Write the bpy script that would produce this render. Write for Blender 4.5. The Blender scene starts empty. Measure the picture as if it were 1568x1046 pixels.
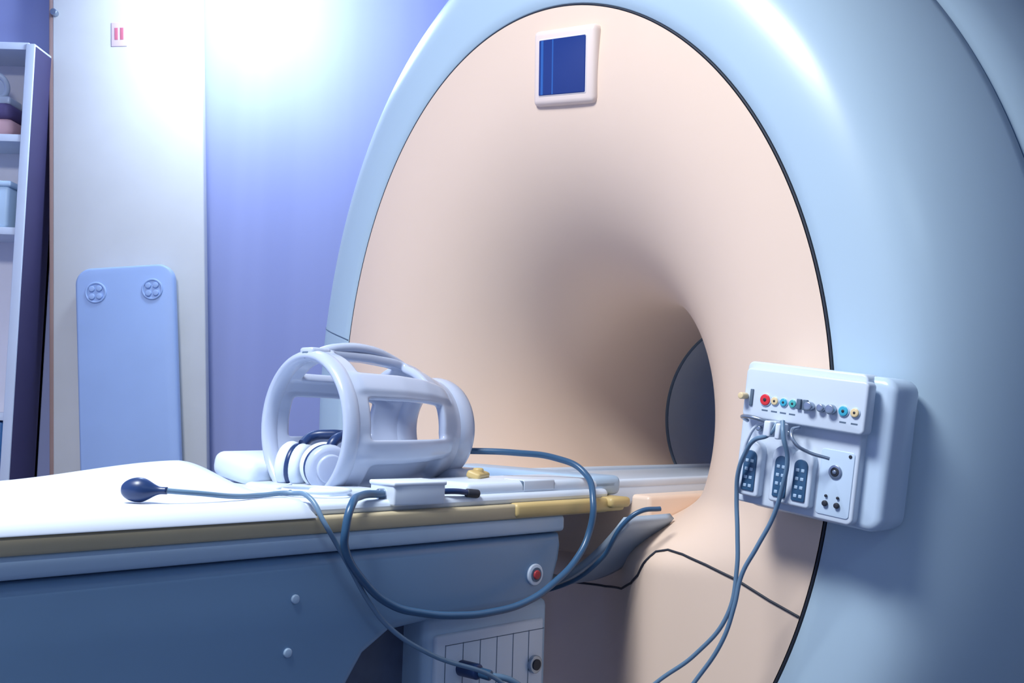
import bpy, bmesh, math
from math import sin,cos,pi,sqrt,atan2,radians
from mathutils import Matrix, Vector
YAW=0.789; CAM=(1.706,-1.739,0.011); ZB=1.07
S=bpy.context.scene
S.view_settings.view_transform='Standard'
M=Matrix.Translation((0,0,ZB))@Matrix.Rotation(-YAW,4,'Z')@Matrix.Translation((-CAM[0],-CAM[1],0))
def sm(x):
    x=max(0,min(1,x)); return x*x*(3-2*x)
# ---------- materials
def mat(name,col,rough=.45,metal=0,coat=0,emis=None,es=0,noise=.04,nscale=6,bump=0,bscale=300,spec=.5):
    m=bpy.data.materials.new(name); m.use_nodes=True; nt=m.node_tree; b=nt.nodes['Principled BSDF']
    b.inputs['Roughness'].default_value=rough; b.inputs['Metallic'].default_value=metal
    b.inputs['Coat Weight'].default_value=coat; b.inputs['Coat Roughness'].default_value=.15; b.inputs['Specular IOR Level'].default_value=spec
    tc=nt.nodes.new('ShaderNodeTexCoord'); n=nt.nodes.new('ShaderNodeTexNoise'); n.inputs['Scale'].default_value=nscale
    nt.links.new(tc.outputs['Object'],n.inputs['Vector'])
    r=nt.nodes.new('ShaderNodeValToRGB'); r.color_ramp.elements[0].position=.3; r.color_ramp.elements[1].position=.7
    r.color_ramp.elements[0].color=[c*(1-noise) for c in col]+[1]; r.color_ramp.elements[1].color=[min(1,c*(1+noise)) for c in col]+[1]
    nt.links.new(n.outputs['Fac'],r.inputs['Fac']); nt.links.new(r.outputs['Color'],b.inputs['Base Color'])
    if bump:
        n2=nt.nodes.new('ShaderNodeTexNoise'); n2.inputs['Scale'].default_value=bscale; nt.links.new(tc.outputs['Object'],n2.inputs['Vector'])
        bp=nt.nodes.new('ShaderNodeBump'); bp.inputs['Strength'].default_value=bump; bp.inputs['Distance'].default_value=.002
        nt.links.new(n2.outputs['Fac'],bp.inputs['Height']); nt.links.new(bp.outputs['Normal'],b.inputs['Normal'])
    if emis:
        b.inputs['Emission Color'].default_value=list(emis)+[1]; b.inputs['Emission Strength'].default_value=es
    return m
BEIGE=mat('beige_plastic',(.83,.635,.50),.36,noise=.012,nscale=3)
COVER=mat('blue_grey_cover',(.44,.575,.685),.30,noise=.02,nscale=2)
GREYIN=mat('rear_bore_grey',(.66,.71,.76),.5)
CRADLE=mat('cradle_grey',(.36,.44,.54),.5)
TABLE=mat('table_blue_grey',(.17,.295,.46),.34,noise=.03,nscale=4)
CAP=mat('table_cap_light',(.38,.52,.68),.35,noise=.02)
WHITE=mat('white_plastic',(.64,.72,.83),.30,noise=.015)
COILM=mat('coil_plastic',(.44,.50,.645),.24,noise=.02,coat=.3)
PANELM=mat('panel_plastic',(.56,.69,.84),.25,noise=.01,coat=.2)
PAD=mat('vinyl_pad_white',(.70,.77,.88),.4,noise=.02)
YEL=mat('yellow_board',(.56,.41,.17),.45,noise=.08)
YBAND=mat('yellow_band',(.50,.42,.27),.5,noise=.05)
DARK=mat('dark_gap',(.02,.025,.04),.6)
GREYL=mat('groove_grey',(.10,.15,.22),.6)
DBLUE=mat('dark_blue_rubber',(.012,.035,.12),.35,noise=.1)
CABLE=mat('cable_blue_grey',(.035,.10,.20),.32)
CABLE2=mat('cable_grey_blue',(.14,.24,.36),.35)
SCREEN=mat('screen_glass',(.012,.035,.17),.08,coat=.5,emis=(.008,.025,.20),es=.2)
RED=mat('red_cap',(.75,.03,.04),.3); YELD=mat('cream_cap',(.8,.62,.35),.3); CYAN=mat('cyan_cap',(.05,.42,.60),.3); GREEN=mat('teal_cap',(.08,.45,.45),.3)
METAL=mat('metal',(.35,.42,.52),.3,metal=.8)
CREAM=mat('cream_laminate',(.76,.74,.70),.45,noise=.02); BROWN=mat('edge_brown',(.42,.27,.23),.6)
SHELF=mat('shelf_laminate',(.88,.84,.88),.5,noise=.02); SHELFE=mat('shelf_edge',(.74,.80,.90),.5,noise=.02)
BBOARD=mat('blue_board',(.42,.56,.84),.45,noise=.02)
BINB=mat('bin_blue',(.62,.80,.95),.45); BIND=mat('bin_dark_blue',(.05,.18,.42),.45); PINK=mat('pink_box',(.75,.45,.46),.5)
PURPLE=mat('purple_cloth',(.12,.09,.22),.7); SHELFSHADE=mat('shelf_side_shade',(.07,.06,.15),.6)  # shelf side: shadow painted in as a dark purple base colour
FLOORM=mat('floor_vinyl',(.08,.10,.16),.35,noise=.1,nscale=20)
CEIL=mat('ceiling_paint',(.38,.43,.56),.8)
def wallmat():
    m=mat('wall_paint_blue',(.30,.33,.66),.6,noise=.02); nt=m.node_tree; b=nt.nodes['Principled BSDF']
    tc=nt.nodes.new('ShaderNodeTexCoord'); mp=nt.nodes.new('ShaderNodeMapping'); mp.inputs['Scale'].default_value=(3,3,.02)
    n=nt.nodes.new('ShaderNodeTexNoise'); n.inputs['Scale'].default_value=2.5; n.inputs['Detail'].default_value=1
    nt.links.new(tc.outputs['Object'],mp.inputs[0]); nt.links.new(mp.outputs[0],n.inputs['Vector'])
    r=nt.nodes.new('ShaderNodeValToRGB'); r.color_ramp.elements[0].position=.35; r.color_ramp.elements[1].position=.65
    r.color_ramp.elements[0].color=(.35,.385,.66,1); r.color_ramp.elements[1].color=(.375,.41,.69,1)
    nt.links.new(n.outputs['Fac'],r.inputs['Fac']); nt.links.new(r.outputs['Color'],b.inputs['Base Color'])
    return m
WALL=wallmat()
# ---------- helpers
def root(name,mtx=M):
    e=bpy.data.objects.new(name,None); e.empty_display_size=.1; S.collection.objects.link(e); e.matrix_world=mtx; return e
def link(o,par,m,smooth=True):
    S.collection.objects.link(o)
    if par: o.parent=par
    if m: o.data.materials.append(m)
    if smooth and o.type=='MESH':
        for p in o.data.polygons: p.use_smooth=True
    return o
def mesh(name,vs,fs,m,par=None,smooth=True):
    me=bpy.data.meshes.new(name); me.from_pydata(vs,[],fs); me.update()
    bm=bmesh.new(); bm.from_mesh(me); bmesh.ops.recalc_face_normals(bm,faces=bm.faces); bm.to_mesh(me); bm.free()
    return link(bpy.data.objects.new(name,me),par,m,smooth)
def autosm(o,a=40):
    for p in o.data.polygons: p.use_smooth=True
    try: o.data.set_sharp_from_angle(angle=radians(a))
    except Exception: pass
def box(name,x0,x1,y0,y1,z0,z1,m,par=None,bev=.005,seg=3,rot=None):
    c=Vector(((x0+x1)/2,(y0+y1)/2,(z0+z1)/2)); bm=bmesh.new(); bmesh.ops.create_cube(bm,size=1)
    bmesh.ops.scale(bm,vec=(x1-x0,y1-y0,z1-z0),verts=bm.verts)
    if bev: bmesh.ops.bevel(bm,geom=bm.edges[:],offset=bev,segments=seg,profile=.5,affect='EDGES',clamp_overlap=True)
    me=bpy.data.meshes.new(name); bm.to_mesh(me); bm.free()
    o=link(bpy.data.objects.new(name,me),par,m); autosm(o); o.location=c
    if rot: o.rotation_euler=rot
    return o
def poly_extrude(name,pts,axis,a,b,m,par,bev=.01,seg=3):
    bm=bmesh.new()
    def P(p,v): return (v,p[0],p[1]) if axis==0 else ((p[0],v,p[1]) if axis==1 else (p[0],p[1],v))
    v0=[bm.verts.new(P(p,a)) for p in pts]; v1=[bm.verts.new(P(p,b)) for p in pts]
    f=[bm.faces.new(v0),bm.faces.new(v1[::-1])]; n=len(pts)
    for i in range(n): bm.faces.new((v0[i],v1[i],v1[(i+1)%n],v0[(i+1)%n]))
    bmesh.ops.recalc_face_normals(bm,faces=bm.faces)
    if bev:
        ed=[e for ff in f for e in ff.edges]; bmesh.ops.bevel(bm,geom=ed,offset=bev,segments=seg,profile=.5,affect='EDGES',clamp_overlap=True)
    me=bpy.data.meshes.new(name); bm.to_mesh(me); bm.free()
    o=link(bpy.data.objects.new(name,me),par,m); autosm(o,35); return o
def tube(name,pts,r,m,par,cyc=False,smooth=True,radii=None):
    cu=bpy.data.curves.new(name,'CURVE'); cu.dimensions='3D'; cu.bevel_depth=r; cu.bevel_resolution=5; cu.use_fill_caps=True; cu.resolution_u=10
    if smooth:
        sp=cu.splines.new('BEZIER'); sp.bezier_points.add(len(pts)-1)
        for b,p in zip(sp.bezier_points,pts): b.co=p; b.handle_left_type=b.handle_right_type='AUTO'
    else:
        sp=cu.splines.new('POLY'); sp.points.add(len(pts)-1)
        for b,p in zip(sp.points,pts): b.co=(*p,1)
    if radii:
        for b,rr in zip(sp.bezier_points,radii): b.radius=rr
    sp.use_cyclic_u=cyc
    return link(bpy.data.objects.new(name,cu),par,m)
def cyl(name,c,axis,r,h,m,par,r2=None,bev=0.0,n=32):
    bm=bmesh.new(); bmesh.ops.create_cone(bm,cap_ends=True,segments=n,radius1=r,radius2=r if r2 is None else r2,depth=h)
    if bev:
        ed=[e for e in bm.edges if any(len(f.verts)>4 for f in e.link_faces)]
        bmesh.ops.bevel(bm,geom=ed,offset=bev,segments=3,profile=.5,affect='EDGES',clamp_overlap=True)
    q=Vector((0,0,1)).rotation_difference(Vector(axis).normalized()); me=bpy.data.meshes.new(name); bm.to_mesh(me); bm.free()
    o=link(bpy.data.objects.new(name,me),par,m); autosm(o,35); o.rotation_mode='QUATERNION'; o.rotation_quaternion=q; o.location=c; return o
def loft(name,rings,m,par,closed=True):
    n=len(rings[0]); vs=[p for r in rings for p in r]; fs=[]
    for i in range(len(rings)-1):
        for j in range(n if closed else n-1):
            k=(j+1)%n; fs.append((i*n+j,i*n+k,(i+1)*n+k,(i+1)*n+j))
    return mesh(name,vs,fs,m,par)
def torus(name,c,axis,R,r,m,par,sc=(1,1,1)):
    vs=[];fs=[];n=64;k=14
    for i in range(n):
        a=2*pi*i/n
        for j in range(k):
            b=2*pi*j/k; vs.append(((R+r*cos(b))*cos(a)*sc[0],(R+r*cos(b))*sin(a)*sc[1],r*sin(b)*sc[2]))
            fs.append((i*k+j,((i+1)%n)*k+j,((i+1)%n)*k+(j+1)%k,i*k+(j+1)%k))
    o=mesh(name,vs,fs,m,par); o.rotation_mode='QUATERNION'; o.rotation_quaternion=Vector((0,0,1)).rotation_difference(Vector(axis).normalized()); o.location=c; return o

# ================= SCANNER =================
sc=root('mri_scanner')
A0,B0,ZC=.758,.952,.005; N=256
def fy(x,z,u,ct):
    y0=.60*(1-max(0,1-u**2.3)**(1/2.3))
    w=sm((z+.31)/.15); y=y0*w+.037*ct*ct*(1-u)
    if z<-.16: y+=.20*sm((.40-abs(x))/.34)*(1-w)*sm((z+.95)/.3)
    return y
def fpt(t,u):
    A=A0-(A0-.3)*u; B=B0-(B0-.3)*u; x=A*cos(t); z=ZC*(1-u)+B*sin(t); return (x,fy(x,z,u,cos(t)),z)
def F(x,z):
    lo,hi=0,1
    for _ in range(40):
        u=(lo+hi)/2; A=A0-(A0-.3)*u;B=B0-(B0-.3)*u
        if (x/A)**2+((z-ZC*(1-u))/B)**2<1: lo=u
        else: hi=u
    A=A0-(A0-.3)*u;B=B0-(B0-.3)*u; return fy(x,z,u,x/A)
def cl(p): return (p[0],p[1],max(p[2],-1.065))
T=[2*pi*j/N for j in range(N)]
rings=[[cl(fpt(t,sin(pi/2*k/72))) for t in T] for k in range(73)]
last=rings[-1]
for k in range(1,13):
    f=k/12; rings.append([(p[0],p[1]+(.95-p[1])*f,p[2]) for p in last])
loft('face_funnel',rings,BEIGE,sc)
prof=[(.005,.03),(.005,.006),(.008,.001),(.03,.000),(.06,.001),(.09,.004),(.115,.009),(.14,.018),(.165,.036),(.19,.064),(.215,.104),(.24,.158),(.260,.215),(.275,.27),(.285,.315),(.290,.345),(.284,.35),(.284,.358),(.298,.368),(.335,.48),(.365,.68),(.38,.92),(.36,1.16),(.29,1.38),(.18,1.48),(.05,1.53),(-.1,1.54)]
def opt(t,dr,y): return (( A0+dr*1.05)*cos(t), y+.037*cos(t)**2*(1-min(1,y/1.5)), ZC+(B0+dr*(1.42 if dr>0.01 else 1))*sin(t))
rr=[[cl(opt(t,d,y)) for t in T] for d,y in prof]
ncov=len(rr)
for r_,y_ in ((.50,1.53),(.46,1.50),(.40,1.38),(.35,1.2),(.318,1.05),(.305,.965)):
    rr.append([(r_*cos(t),y_,r_*sin(t)) for t in T])
loft('outer_cover',rr[:ncov+1],COVER,sc)
loft('rear_flare',rr[ncov:],GREYIN,sc)
torus('bore_seam_ring',(0,.955,0),(0,1,0),.302,.007,GREYL,sc)
tube('face_seam',[(( A0+.003)*cos(t),.037*cos(t)**2+.003,max(-1.06,ZC+(B0+.003)*sin(t))) for t in T],.0026,DARK,sc,cyc=True,smooth=False)
tube('cover_seam',[cl(opt(t,.286,.354)) for t in T],.004,CABLE,sc,cyc=True,smooth=False)
ta=pi-.20
tube('cover_joint',[opt(ta,d-.000,y-.0003) for d,y in prof[2:15]],.0015,GREYL,sc,smooth=False)
def sp_(x,z): return (x,F(x,z)-.001,z)
seam=[(.70,-.357),(.64,-.335),(.57,-.305),(.50,-.285),(.44,-.272),(.40,-.268),(.37,-.275),(.345,-.30),(.32,-.33),(.28,-.355),(.2,-.385),(.1,-.40),(0,-.405),(-.1,-.40),(-.2,-.385),(-.28,-.355),(-.37,-.275),(-.5,-.285),(-.7,-.36)]
def dens(pts,k=6):
    o=[]
    for a,b in zip(pts[:-1],pts[1:]):
        for i in range(k): o.append((a[0]+(b[0]-a[0])*i/k,a[1]+(b[1]-a[1])*i/k))
    return o+[pts[-1]]
tube('lower_seam',[sp_(*p) for p in dens(seam)],.0025,DARK,sc,smooth=False)
wy=F(.08,.81)
W=bpy.data.objects.new('display_window',None); S.collection.objects.link(W); W.parent=sc; W.location=(.098,wy-.000,.808); W.rotation_euler=(radians(9),radians(7.5),0)
FR=mat('frame_pinkish',(.86,.70,.62),.3)
box('display_frame',-.098,.098,-.014,.05,-.088,.088,FR,W,.014)
box('display_inner',-.078,.078,-.0160,.0,-.068,.068,mat('frame_inner',(.80,.72,.72),.3),W,.006)
box('display_screen',-.074,.074,-.0170,.0,-.064,.064,SCREEN,W,.003)
for i,(a,b) in enumerate([(-.066,-.058),(-.03,-.026)]): box('screen_line_%d'%i,a,b,-.0173,-.0165,-.062,.062,mat('screen_line%d'%i,(.03,.12,.4),.2),W,0)
box('bore_bed',-.25,.25,.16,1.5,-.33,-.175,BEIGE,sc,.01)
box('bed_runner',-.20,.20,.07,1.52,-.20,-.150,WHITE,sc,.012)
box('bed_rail',.175,.2,.07,1.52,-.16,-.140,WHITE,sc,.006)
box('bed_rail_far',-.2,-.175,.07,1.52,-.16,-.140,WHITE,sc,.006)
cr=[]
for k in range(9):
    y=-.03+.16*k/8
    cr.append([(x,y,-.215-.18*(1-(abs(x)/.34)**2.2)) for x in [-.34+.68*i/36 for i in range(37)]])
o=loft('docking_cradle',cr,CRADLE,sc,closed=False); md=o.modifiers.new('s','SOLIDIFY'); md.thickness=.015
tube('cradle_hose',[(.385,.02,-.185),(.365,-.02,-.19),(.34,-.04,-.215),(.28,-.04,-.295),(.16,-.04,-.37),(0,-.04,-.40),(-.2,-.04,-.36)],.0050,CABLE,sc)

# ================= TABLE =================
tb=root('patient_table')
body=[(-2.5,-.235),(-.155,-.235),(-.150,-.26),(-.155,-.29),(-.175,-.345),(-.20,-.362),(-.29,-.372),(-.5,-.372),(-.585,-.378),(-.64,-.41),(-.675,-.46),(-.70,-.54),(-.72,-.66),(-.73,-1.07),(-2.3,-1.07),(-2.5,-.6)]
poly_extrude('table_body',body,0,-.27,.27,TABLE,tb,.018,4)
box('table_cap',-.275,.275,-2.52,-.150,-.232,-.199,CAP,tb,.008)
box('table_band',-.279,.279,-2.54,-.02,-.200,-.172,YBAND,tb,.006)
box('table_end_board',-.285,.285,-.30,.03,-.198,-.170,YEL,tb,.008)
box('table_end_grip',.20,.297,-.03,.035,-.19,-.168,YEL,tb,.008)
nx,ny=40,90
def mt(x,y):
    z=-.145+.034*sm((y+1.12)/.40)*sm((.12-x)/.35)
    e=min(1,(.287-abs(x))/.03); z-=.026*(1-sqrt(max(0,1-(1-e)**2)))
    return z
vs=[];fs=[]
for j in range(ny+1):
    for i in range(nx+1):
        x=-.287+.574*i/nx; yend=-.70-.06*((x+.287)/.574) ; y=-2.5+(yend+2.5)*j/ny
        z=mt(x,y); d=(yend-y)
        if d<.02: z=-.172+(z+.172)*sqrt(max(0,1-(1-d/.02)**2))
        vs.append((x,y,z)); 
for j in range(ny):
    for i in range(nx): a=j*(nx+1)+i; fs.append((a,a+1,a+nx+2,a+nx+1))
b0=len(vs)
for j in range(ny+1):
    for i in (0,nx): v=vs[j*(nx+1)+i]; vs.append((v[0],v[1],-.173))
for j in range(ny):
    fs.append((j*(nx+1),(j+1)*(nx+1),b0+2*j+2,b0+2*j)); fs.append((j*(nx+1)+nx,(j+1)*(nx+1)+nx,b0+2*j+3,b0+2*j+1))
mesh('mattress',vs,fs,PAD,tb)
box('head_plate',-.25,.265,-.85,-.0,-.174,-.152,WHITE,tb,.012,4)
box('head_plate_raised',.10,.250,-.40,.045,-.16,-.130,WHITE,tb,.012,4)
box('plate_slot',.19,.2505,-.252,-.158,-.15,-.1297,GREYL,tb,.003)
box('plate_tile',.192,.2515,-.250,-.16,-.15,-.1285,WHITE,tb,.003)
box('end_rim',-.22,.25,-.04,.06,-.168,-.126,CAP,tb,.014,4)
cyl('stop_ring',(.272,-.232,-.312),(1,0,0),.021,.006,WHITE,tb,bev=.002)
cyl('stop_dish',(.2755,-.232,-.312),(1,0,0),.014,.002,GREYL,tb)
cyl('stop_button',(.277,-.232,-.312),(1,0,0),.009,.006,mat('stop_red',(.45,.04,.05),.4),tb,bev=.002)
for i,(y,z) in enumerate([(-.785,-.302),(-.795,-.385),(-1.5,-.302),(-1.5,-.385)]): cyl('screw_%d'%i,(.271,y,z),(1,0,0),.0075,.006,CAP,tb,bev=.002)
box('base_column',-.2,.15,-.80,-.25,-1.07,-.36,FLOORM,tb,.02)
box('base_skirt',-.22,.2,-.85,-.50,-1.07,-.62,CAP,tb,.03)
cb=bpy.data.objects.new('connector_box',None); S.collection.objects.link(cb); cb.parent=tb; cb.location=(.17,-.292,-.495)
box('connector_shell',-.08,.04,-.168,.168,-.12,.118,CAP,cb,.015)
box('connector_plate',.02,.046,-.145,.15,-.09,.08,WHITE,cb,.006)
for i in range(6): box('slot_gap_%d'%i,.04,.0466,-.12+.045*i,-.1185+.045*i,-.07,.06,GREYL,cb,0)
box('slot_top',.04,.0466,-.12,.15,.058,.0595,GREYL,cb,0); box('slot_bot',.04,.0466,-.12,.15,-.068,-.0665,GREYL,cb,0)
cyl('connector_socket',(.048,.122,-.01),(1,0,0),.018,.012,METAL,cb,bev=.002); cyl('socket_hole',(.055,.122,-.01),(1,0,0),.011,.003,DARK,cb)
cyl('plug_body',(.065,-.075,.012),(1,.1,0),.015,.05,DBLUE,cb,bev=.004); cyl('plug_tip',(.09,-.065,.009),(1,.3,-.1),.010,.04,CABLE,cb,bev=.003)
tube('plug_lead',[(.10,-.06,.007),(.125,-.02,-.005),(.13,.03,-.05),(.12,.08,-.14),(.08,.12,-.35),(0,.12,-.575)],.006,CABLE2,cb)

# ================= HEAD COIL =================
hc=root('head_coil')
Y0,Y1,CZ=-.590,-.262,-.036
def rad(s):
    k=[(0,.148),(.15,.147),(.4,.145),(.6,.138),(.75,.125),(.88,.108),(1,.102)]
    for (a,ra),(b,rb) in zip(k[:-1],k[1:]):
        if s<=b: f=(s-a)/(b-a); return ra+(rb-ra)*f
    return k[-1][1]
NT,NS=120,32
wins=[(49,84,.11,.66),(98,132,.11,.66),(-5,24,.13,.72),(156,188,.14,.72),(205,235,.2,.6)]
def cut(th,s):
    for a,b,s0,s1 in wins:
        if not s0<s<s1: continue
        for k in (-360,0,360):
            if a<th+k<b: return True
    return False
vs=[];fs=[]
def bump_(th,s):
    d=0
    for k in (-360,0,360):
        a=th+k
        d-=.020*sm((a+58)/4)*sm((-27-a)/4)*sm((s-.16)/.04)*sm((.76-s)/.04)
        for c in (37,-15,91,144):
            d+=.006*sm((11-abs(a-c))/4)*sm((s-.03)/.05)*sm((.86-s)/.06)
    return d
for i in range(NS+1):
    s=i/NS
    for j in range(NT):
        th=2*pi*j/NT; r=rad(s)+bump_(j*360/NT,s)
        vs.append((r*cos(th),Y0+(Y1-Y0)*s,CZ+r*sin(th)))
for i in range(NS):
    for j in range(NT):
        if cut((j+.5)*360/NT,(i+.5)/NS): continue
        k=(j+1)%NT; fs.append((i*NT+j,i*NT+k,(i+1)*NT+k,(i+1)*NT+j))
o=mesh('coil_shell',vs,fs,COILM,hc)
bm=bmesh.new(); bm.from_mesh(o.data); bmesh.ops.delete(bm,geom=[v for v in bm.verts if not v.link_faces],context='VERTS'); bm.to_mesh(o.data); bm.free()
md=o.modifiers.new('sol','SOLIDIFY'); md.thickness=.018; md.offset=-1
md=o.modifiers.new('sub','SUBSURF'); md.levels=1; md.render_levels=2
torus('front_rim',(0,Y0,CZ),(0,1,0),.139,.0115,COILM,hc,(1,1,1.7))
torus('rear_rim',(0,Y1-.012,CZ),(0,1,0),.095,.015,COILM,hc,(1,1,2.0))
tube('top_handle',[(.0,Y0+.0,CZ+.140),(.005,Y0+.05,CZ+.156),(.005,Y0+.13,CZ+.158),(.0,Y0+.20,CZ+.140),(.0,Y0+.25,CZ+.115)],.010,COILM,hc)
box('top_hinge',-.022,.022,Y0-.016,Y0+.03,CZ+.130,CZ+.155,COILM,hc,.006,3)
box('hinge_gap',-.010,.010,Y0-.0175,Y0-.01,CZ+.133,CZ+.147,GREYL,hc,.002)
box('coil_foot',-.13,.13,-.655,-.24,-.178,-.146,WHITE,hc,.014,4)
box('coil_foot_rear',-.06,.10,-.30,-.20,-.17,-.115,COILM,hc,.02,4)
box('coil_wing_left',-.245,-.12,-.66,-.50,-.150,-.098,WHITE,hc,.02,4,rot=(0,radians(10),radians(10)))
box('wing_post_left',-.21,-.15,-.63,-.55,-.178,-.13,COILM,hc,.01,4)
box('coil_wing_right',.10,.17,-.66,-.55,-.160,-.140,WHITE,hc,.01,4)
box('yellow_latch',.13,.16,-.31,-.24,-.132,-.116,YEL,hc,.006,4,rot=(0,.3,.5))
cyl('latch_knob',(.145,-.275,-.118),(0,0,1),.011,.016,YEL,hc,bev=.004)
# ================= HEADPHONES =================
hp=root('headphones')
def cup(nm,c,ax,m1=WHITE,m2=PAD,m3=DBLUE):
    c=Vector(c);ax=Vector(ax).normalized()
    torus(nm+'_cushion',c+ax*.018,ax,.031,.015,m2,hp)
    torus(nm+'_collar',c+ax*.004,ax,.037,.007,m3,hp)
    cyl(nm+'_shell',c-ax*.010,ax,.045,.026,m1,hp,bev=.011)
    cyl(nm+'_back',c-ax*.025,ax,.028,.010,COILM,hp,bev=.004)
cup('left_cup',(-.060,-.572,-.112),(-1,-.55,.1)); cup('right_cup',(.030,-.568,-.110),(-1,.25,.1),COILM)
tube('headband',[(-.05,-.570,-.07),(-.055,-.545,-.055),(-.03,-.52,-.05),(0,-.51,-.05),(.025,-.525,-.05),(.035,-.555,-.06),(.035,-.565,-.075)],.010,DBLUE,hp)
# ================= JUNCTION BOX =================
jb=root('cable_junction_box',M@Matrix.Translation((.243,-.538,-.143))@Matrix.Rotation(radians(-4),4,'Z'))
box('shell',-.038,.038,-.056,.056,-.020,.020,WHITE,jb,.004)
box('lid',-.040,.040,-.058,.058,.014,.022,PAD,jb,.003)
cyl('gland_right',(.005,.062,-.0),(0,1,0),.008,.02,DARK,jb,bev=.003); cyl('gland_left',(.005,-.060,0),(0,1,0),.009,.016,METAL,jb,bev=.002)
tube('short_lead',[(.005,.065,-.0),(.012,.10,-.0),(.01,.135,-.004)],.0055,DBLUE,jb)
cyl('lead_plug',(.01,.14,-.005),(0,1,-.1),.008,.03,DARK,jb,bev=.003)
# ================= CABLES =================
cc=root('coil_cable')
tube('cable',[(.248,-.60,-.143),(.27,-.66,-.142),(.31,-.712,-.156),(.315,-.724,-.190),(.31,-.72,-.222),(.31,-.68,-.278),(.31,-.622,-.322),(.31,-.55,-.345),(.31,-.47,-.358),(.31,-.389,-.362),(.31,-.29,-.352),(.31,-.213,-.322),(.31,-.155,-.285),(.31,-.119,-.239),(.31,-.106,-.174),(.25,-.075,-.112),(.2,-.104,-.089),(.15,-.172,-.080),(.08,-.239,-.079),(.05,-.27,-.08)],.0068,CABLE,cc)
sb=root('squeeze_bulb')
vs=[];fs=[];L=.066;d=Vector((.72,.69,0)).normalized(); up=Vector((0,0,1)); sd=d.cross(up); c0=Vector((.19,-1.045,-.125))
for i in range(25):
    s=i/24
    r=.0185*sqrt(max(0,1-((s*1.25-.5)/.5)**2)) if s<.4 else (.0055+(.0130)*(.5+.5*cos(pi*(s-.4)/.5)) if s<.9 else .0055)
    for j in range(24):
        t=2*pi*j/24; p=c0+d*(s*L*1.05)+up*(r*cos(t))+sd*(r*sin(t)); vs.append(tuple(p))
for i in range(24):
    for j in range(24): k=(j+1)%24; fs.append((i*24+j,i*24+k,(i+1)*24+k,(i+1)*24+j))
fs.append(tuple(range(24*24,25*24)))
mesh('bulb',vs,fs,DBLUE,sb)
tube('air_tube',[tuple(c0+d*L),(.245,-.95,-.130),(.235,-.88,-.138),(.215,-.82,-.140),(.22,-.77,-.138),(.27,-.765,-.142),(.30,-.756,-.179),(.30,-.73,-.215),(.30,-.701,-.256),(.30,-.66,-.315),(.30,-.614,-.363),(.30,-.524,-.419),(.30,-.341,-.50),(.28,-.25,-.60),(.2,-.2,-.8)],.0042,CABLE2,sb)
tube('white_tube',[(.05,-.66,-.14),(.12,-.72,-.142),(.18,-.70,-.142),(.20,-.64,-.142),(.14,-.62,-.142),(.1,-.68,-.140),(.16,-.76,-.14),(.22,-.77,-.136)],.004,WHITE,sb)

# ================= CONTROL PANEL =================
cp=root('control_panel',M@Matrix.Translation((.768,-.050,-.03))@Matrix.Rotation(radians(6.5),4,'Y'))
def rrect(nm,u0,u1,v0,v1,y0,y1,r,m,bev=.004,tl=None):
    pts=[]; rs=[r,r,r,r] if tl is None else tl
    for (cx,cz,a0,q) in ((u1,v1,0,rs[0]),(u0,v1,90,rs[1]),(u0,v0,180,rs[2]),(u1,v0,270,rs[3])):
        sx=-1 if cx==u1 else 1; sz=-1 if cz==v1 else 1
        for k in range(7):
            a=radians(a0+15*k); pts.append((cx+sx*q+q*cos(a),cz+sz*q+q*sin(a)))
    return poly_extrude(nm,pts,1,y0,y1,m,cp,bev,3)
rrect('back_housing',-.122,.146,-.135,.128,-.008,.09,.026,PANELM,.014)
rrect('front_plate',-.130,.105,-.128,.130,-.028,.02,.012,WHITE,.004)
rrect('connector_strip',-.118,.118,.028,.118,-.050,-.02,.009,WHITE,.004)
def kn(nm,u,v,r,h,m,y=-.050): return cyl(nm,(u,y-h/2,v),(0,1,0),r,h,m,cp,bev=min(.002,h/3))
row=[(-.072,RED,.0100,.004),(-.053,YELD,.0070,.004),(-.035,CYAN,.0070,.004),(-.017,GREEN,.0070,.004),(.018,METAL,.0080,.014),(.039,METAL,.0070,.010),(.058,METAL,.0085,.012),(.079,CYAN,.0085,.004),(.100,YELD,.0075,.005)]
for i,(u,m,r,h) in enumerate(row):
    v=.064; 
    if m!=METAL: kn('port_rim_%d'%i,u,v,r*1.2,.002,PANELM)
    kn('port_%d'%i,u,v,r,h,m)
    if m!=METAL: kn('port_pin_%d'%i,u,v,r*.35,h+.001,DARK)
for i,(u,_m,_r,_h) in enumerate(row[:4]+row[7:]): box('port_label_%d'%i,u-.006,u+.006,-.0504,-.0495,.044,.0465,GREYL,cp,0)
for k in range(2): box('switch_%d'%k,-.008+.012*k,.0+.012*k,-.056,-.048,.056,.074,GREYL,cp,.001)
kn('side_key',-.113,.066,.006,.02,YELD); box('side_slot',-.104,-.098,-.053,-.048,.05,.08,GREYL,cp,.001)
for i,u in enumerate((-.092,-.028,.010)):
    rrect('socket_body_%d'%i,u-.021,u+.021,-.113,-.012,-.045,-.02,.019,WHITE,.004,tl=[.020,.020,.006,.006])
    rrect('socket_face_%d'%i,u-.013,u+.013,-.103,-.03,-.0475,-.04,.012,CABLE,.001,tl=[.012,.012,.003,.003])
    for a in range(2):
        for b in range(4): box('pin_%d_%d_%d'%(i,a,b),u-.0085+.010*a,u-.002+.010*a,-.0485,-.045,-.097+.015*b,-.091+.015*b,CAP,cp,.001)
rrect('lower_recess',.036,.098,-.118,-.005,-.0295,-.02,.006,PANELM,.001)
kn('round_port_rim',.066,-.042,.012,.003,METAL,-.0295); kn('round_port',.066,-.042,.008,.004,DARK,-.0295); kn('round_port_c',.066,-.042,.004,.006,METAL,-.0295)
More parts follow.
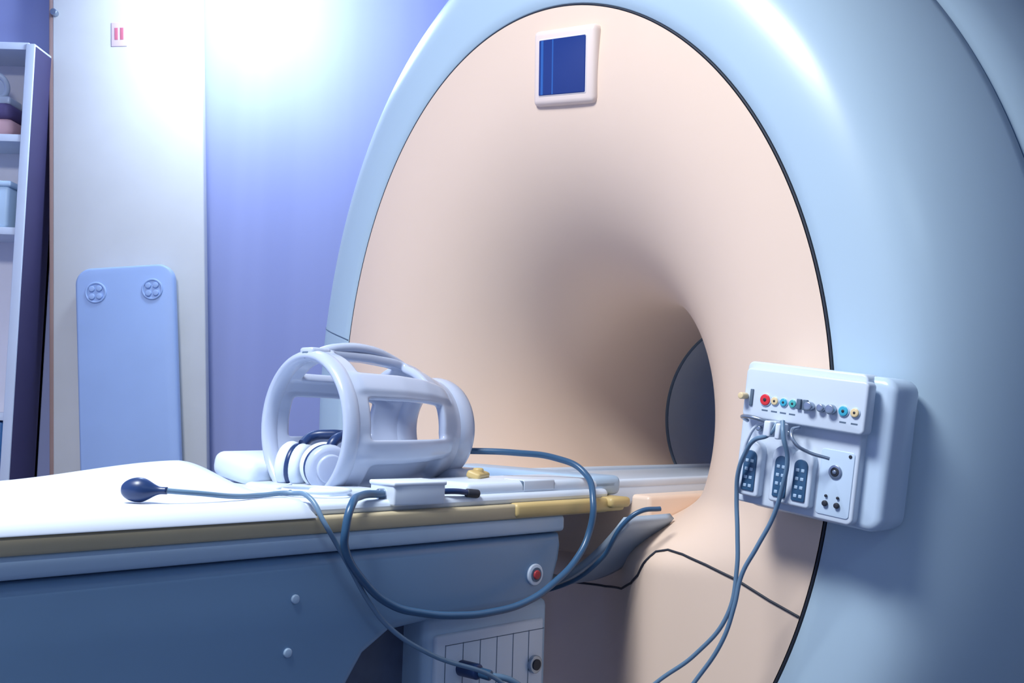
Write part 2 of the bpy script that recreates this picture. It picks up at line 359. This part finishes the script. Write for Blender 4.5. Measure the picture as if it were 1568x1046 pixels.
kn('dot_a',.09,-.012,.003,.002,DARK,-.029)
for i,(u,v) in enumerate(((.054,-.098),(.076,-.098),(.054,-.085),(.076,-.085))): kn('jack_%d'%i,u,v,.005 if i<2 else .0025,.006 if i<2 else .004,DARK,-.0295)
for i,u in enumerate((-.09,-.075,-.055,-.03)): kn('dial_%d'%i,u,.010,.005,.008,METAL,-.028)
tube('bracket_left',[(-.105,-.05,.022),(-.10,-.075,.03),(-.05,-.08,.028),(-.045,-.06,.02)],.0035,METAL,cp)
tube('bracket_right',[(.0,-.05,.025),(.003,-.08,.018),(.015,-.085,.0),(.03,-.07,-.012),(.06,-.045,-.02)],.003,METAL,cp)
box('plug_left',-.05,-.036,-.085,-.05,.002,.03,PAD,cp,.003)
box('plug_right',-.03,-.02,-.08,-.05,.0,.028,PAD,cp,.003)
gc=root('gating_cables')
tube('cable_near',[(.738,-.12,.0),(.729,-.13,-.019),(.70,-.13,-.03),(.675,-.12,-.055),(.655,-.11,-.09),(.646,-.1,-.134),(.649,-.1,-.20),(.649,-.1,-.263),(.631,-.1,-.348),(.564,-.1,-.43),(.472,-.1,-.503),(.38,-.12,-.60),(.25,-.15,-.8),(.1,-.25,-1.05)],.0041,CABLE2,gc)
tube('cable_far',[(.75,-.12,.005),(.757,-.13,-.02),(.76,-.12,-.057),(.745,-.11,-.11),(.722,-.1,-.163),(.69,-.1,-.22),(.659,-.1,-.274),(.645,-.1,-.33),(.621,-.1,-.396),(.559,-.1,-.486),(.48,-.12,-.6),(.35,-.15,-.8),(.15,-.25,-1.05)],.0041,CABLE2,gc)
tube('cable_loop',[(.738,-.12,.0),(.71,-.125,.0),(.68,-.12,-.03),(.665,-.11,-.07)],.003,WHITE,gc)

# ================= ROOM =================
XL,XR,YF,YBk,H=-3.1,3.1,-2.2,4.7,3.3
box('floor',XL,XR,YF,YBk,-.1,0,FLOORM,None,0)
box('ceiling',XL,XR,YF,YBk,H,H+.1,CEIL,None,0)
box('wall_back',XL,XR,YBk,YBk+.1,0,H,WALL,None,0)
box('wall_left',XL-.1,XL,YF,YBk,0,H,WALL,None,0)
box('wall_right',XR,XR+.1,YF,YBk,0,H,CEIL,None,0)
box('wall_front',XL,XR,YF-.1,YF,0,H,CEIL,None,0)
box('baseboard_back',-1.2,XR,YBk-.015,YBk,0,.1,CEIL,None,.004)
bs=root('bookshelf',Matrix.Identity(4)); bx1=-2.105; bx0=-2.9; by0=4.43; by1=4.69
box('side_right',bx1-.04,bx1-.001,by0,by1,0,2.60,SHELFE,bs,.003); box('side_right_shade',bx1-.004,bx1,by0+.008,by1,0,2.59,SHELFSHADE,bs,0); box('side_left',bx0,bx0+.04,by0,by1,0,2.60,SHELFE,bs,.003)  # thin dark sheet on the outer side stands in for its shadow
box('back',bx0,bx1,by1-.02,by1,0,2.60,SHELF,bs,0)
for i,z in enumerate((.08,.985,1.78,2.185,2.59)): box('shelf_%d'%i,bx0+.03,bx1-.03,by0+.005,by1,z-.016,z+.016,SHELFE,bs,.002)
b1=root('storage_bin',Matrix.Identity(4)); 
box('bin_body',-2.50,-2.19,by0+.02,by0+.23,1.797,1.98,BINB,b1,.015); box('bin_rim',-2.51,-2.18,by0+.012,by0+.235,1.975,2.00,BINB,b1,.008)
b2=root('storage_crate',Matrix.Identity(4))
box('crate_body',-2.7,-2.155,by0+.02,by0+.23,.70,.965,BIND,b2,.012); box('crate_base',-2.7,-2.155,by0+.02,by0+.23,.098,.70,BIND,b2,.012)
b3=root('folded_blanket',Matrix.Identity(4))
box('fold_low',-2.55,-2.20,by0+.03,by0+.23,2.202,2.28,PINK,b3,.03,4); box('fold_high',-2.54,-2.21,by0+.03,by0+.23,2.275,2.35,PURPLE,b3,.03,4)
b4=root('receiver_coil',Matrix.Identity(4))
cyl('coil_disc',(-2.32,by0+.12,2.44),(0,1,.6),.05,.04,WHITE,b4,bev=.01); torus('coil_rim',(-2.32,by0+.10,2.44),(0,1,.6),.055,.012,WHITE,b4); box('coil_stand',-2.40,-2.24,by0+.08,by0+.2,2.352,2.39,WHITE,b4,.01)
wp=root('cream_wall_panel',Matrix.Translation((-1.60,4.60,0))@Matrix.Rotation(radians(-3.6),4,'Y')@Matrix.Rotation(radians(-.4),4,'X'))
box('panel_board',-.335,.335,-.03,.02,.03,3.12,CREAM,wp,.006)
box('panel_edge',-.352,-.333,-.028,.02,.03,3.12,BROWN,wp,.003)
box('panel_sign',-.07,-.0,-.034,-.028,2.66,2.77,mat('sign_pink',(.80,.60,.66),.5),wp,.002)
SRED=mat('sign_red',(.65,.16,.22),.5)
for k in range(2): box('sign_mark_%d'%k,-.055+.025*k,-.04+.025*k,-.0355,-.033,2.69,2.745,SRED,wp,.001)
cyl('panel_hook',(-.32,-.045,2.82),(0,1,0),.015,.03,METAL,wp,bev=.003)
tb2=root('patient_transfer_board',Matrix.Translation((-1.545,4.49,0))@Matrix.Rotation(radians(-5.3),4,'Y')@Matrix.Rotation(radians(-1.5),4,'X'))
pts=[]
for (cx,cz,a0) in ((.215-.07,1.66-.07,0),(-.215+.07,1.66-.07,90),(-.215+.07,.08+.07,180),(.215-.07,.08+.07,270)):
    for k in range(9): a=radians(a0+11.25*k); pts.append((cx+.07*cos(a),cz+.07*sin(a)))
poly_extrude('board',pts,1,-.025,.02,BBOARD,tb2,.012,3)
for i,u in enumerate((-.125,.12)):
    torus('grip_ring_%d'%i,(u,-.026,1.55),(0,1,0),.042,.005,BBOARD,tb2)
    for a in range(4): cyl('grip_button_%d_%d'%(i,a),(u+.016*(1 if a%2 else -1),-.028,1.55+.017*(1 if a<2 else -1)),(0,1,0),.013,.010,BBOARD,tb2,bev=.003)

# ================= LIGHTS =================
def area(name,loc,size,e,col,rot=(0,0,0),sy=None):
    l=bpy.data.lights.new(name,'AREA'); l.energy=e; l.color=col; l.size=size
    if sy: l.shape='RECTANGLE'; l.size_y=sy
    o=bpy.data.objects.new(name,l); o.location=loc; o.rotation_euler=rot; S.collection.objects.link(o); return o
def fixture(name,x,y,sx,sy,col,e):
    f=root(name,Matrix.Translation((x,y,H)))
    box('housing',-sx/2,sx/2,-sy/2,sy/2,-.05,0,CEIL,f,.005)
    box('diffuser',-sx/2+.03,sx/2-.03,-sy/2+.03,sy/2-.03,-.056,-.045,mat(name+'_diff',(.9,.9,.9),.4,emis=col,es=2),f,.002)
    a=area(name+'_lamp',(0,0,-.07),sx,e,col,sy=sy); a.parent=f
fixture('ceiling_light',-1.1,.7,.9,.9,(.91,.96,1),142)
fixture('ceiling_light.001',1.7,-1.3,1.2,.6,(.65,.85,1),12)
wl=root('wall_lamp',Matrix.Translation((-1.22,4.15,3.06)))
bm=bmesh.new(); bmesh.ops.create_uvsphere(bm,u_segments=32,v_segments=16,radius=.11); me=bpy.data.meshes.new('globe'); bm.to_mesh(me); bm.free()
link(bpy.data.objects.new('globe',me),wl,mat('lamp_globe',(.9,.95,1),.3,emis=(.75,.85,1),es=30))
cyl('stem',(0,0,.17),(0,0,1),.015,.16,METAL,wl); cyl('rose',(0,0,.23),(0,0,1),.06,.02,METAL,wl)
l=bpy.data.lights.new('lamp_bulb','POINT'); l.energy=50; l.color=(.58,.74,1); l.shadow_soft_size=.15
o=bpy.data.objects.new('lamp_bulb',l); o.parent=wl; o.location=(0,-.0,-.18); S.collection.objects.link(o)
w=bpy.data.worlds.new('World'); S.world=w; w.use_nodes=True; w.node_tree.nodes['Background'].inputs[0].default_value=(.3,.4,.7,1); w.node_tree.nodes['Background'].inputs[1].default_value=.3
# ================= CAMERA =================
cd=bpy.data.cameras.new('camera'); cd.sensor_width=36; cd.lens=36*1596/1568; cd.clip_start=.05
co=bpy.data.objects.new('camera',cd); S.collection.objects.link(co)
co.matrix_world=Matrix.Translation((0,0,ZB+CAM[2]))@Matrix.Rotation(pi/2+.065,4,'X')@Matrix.Rotation(.03,4,'Z')
S.camera=co
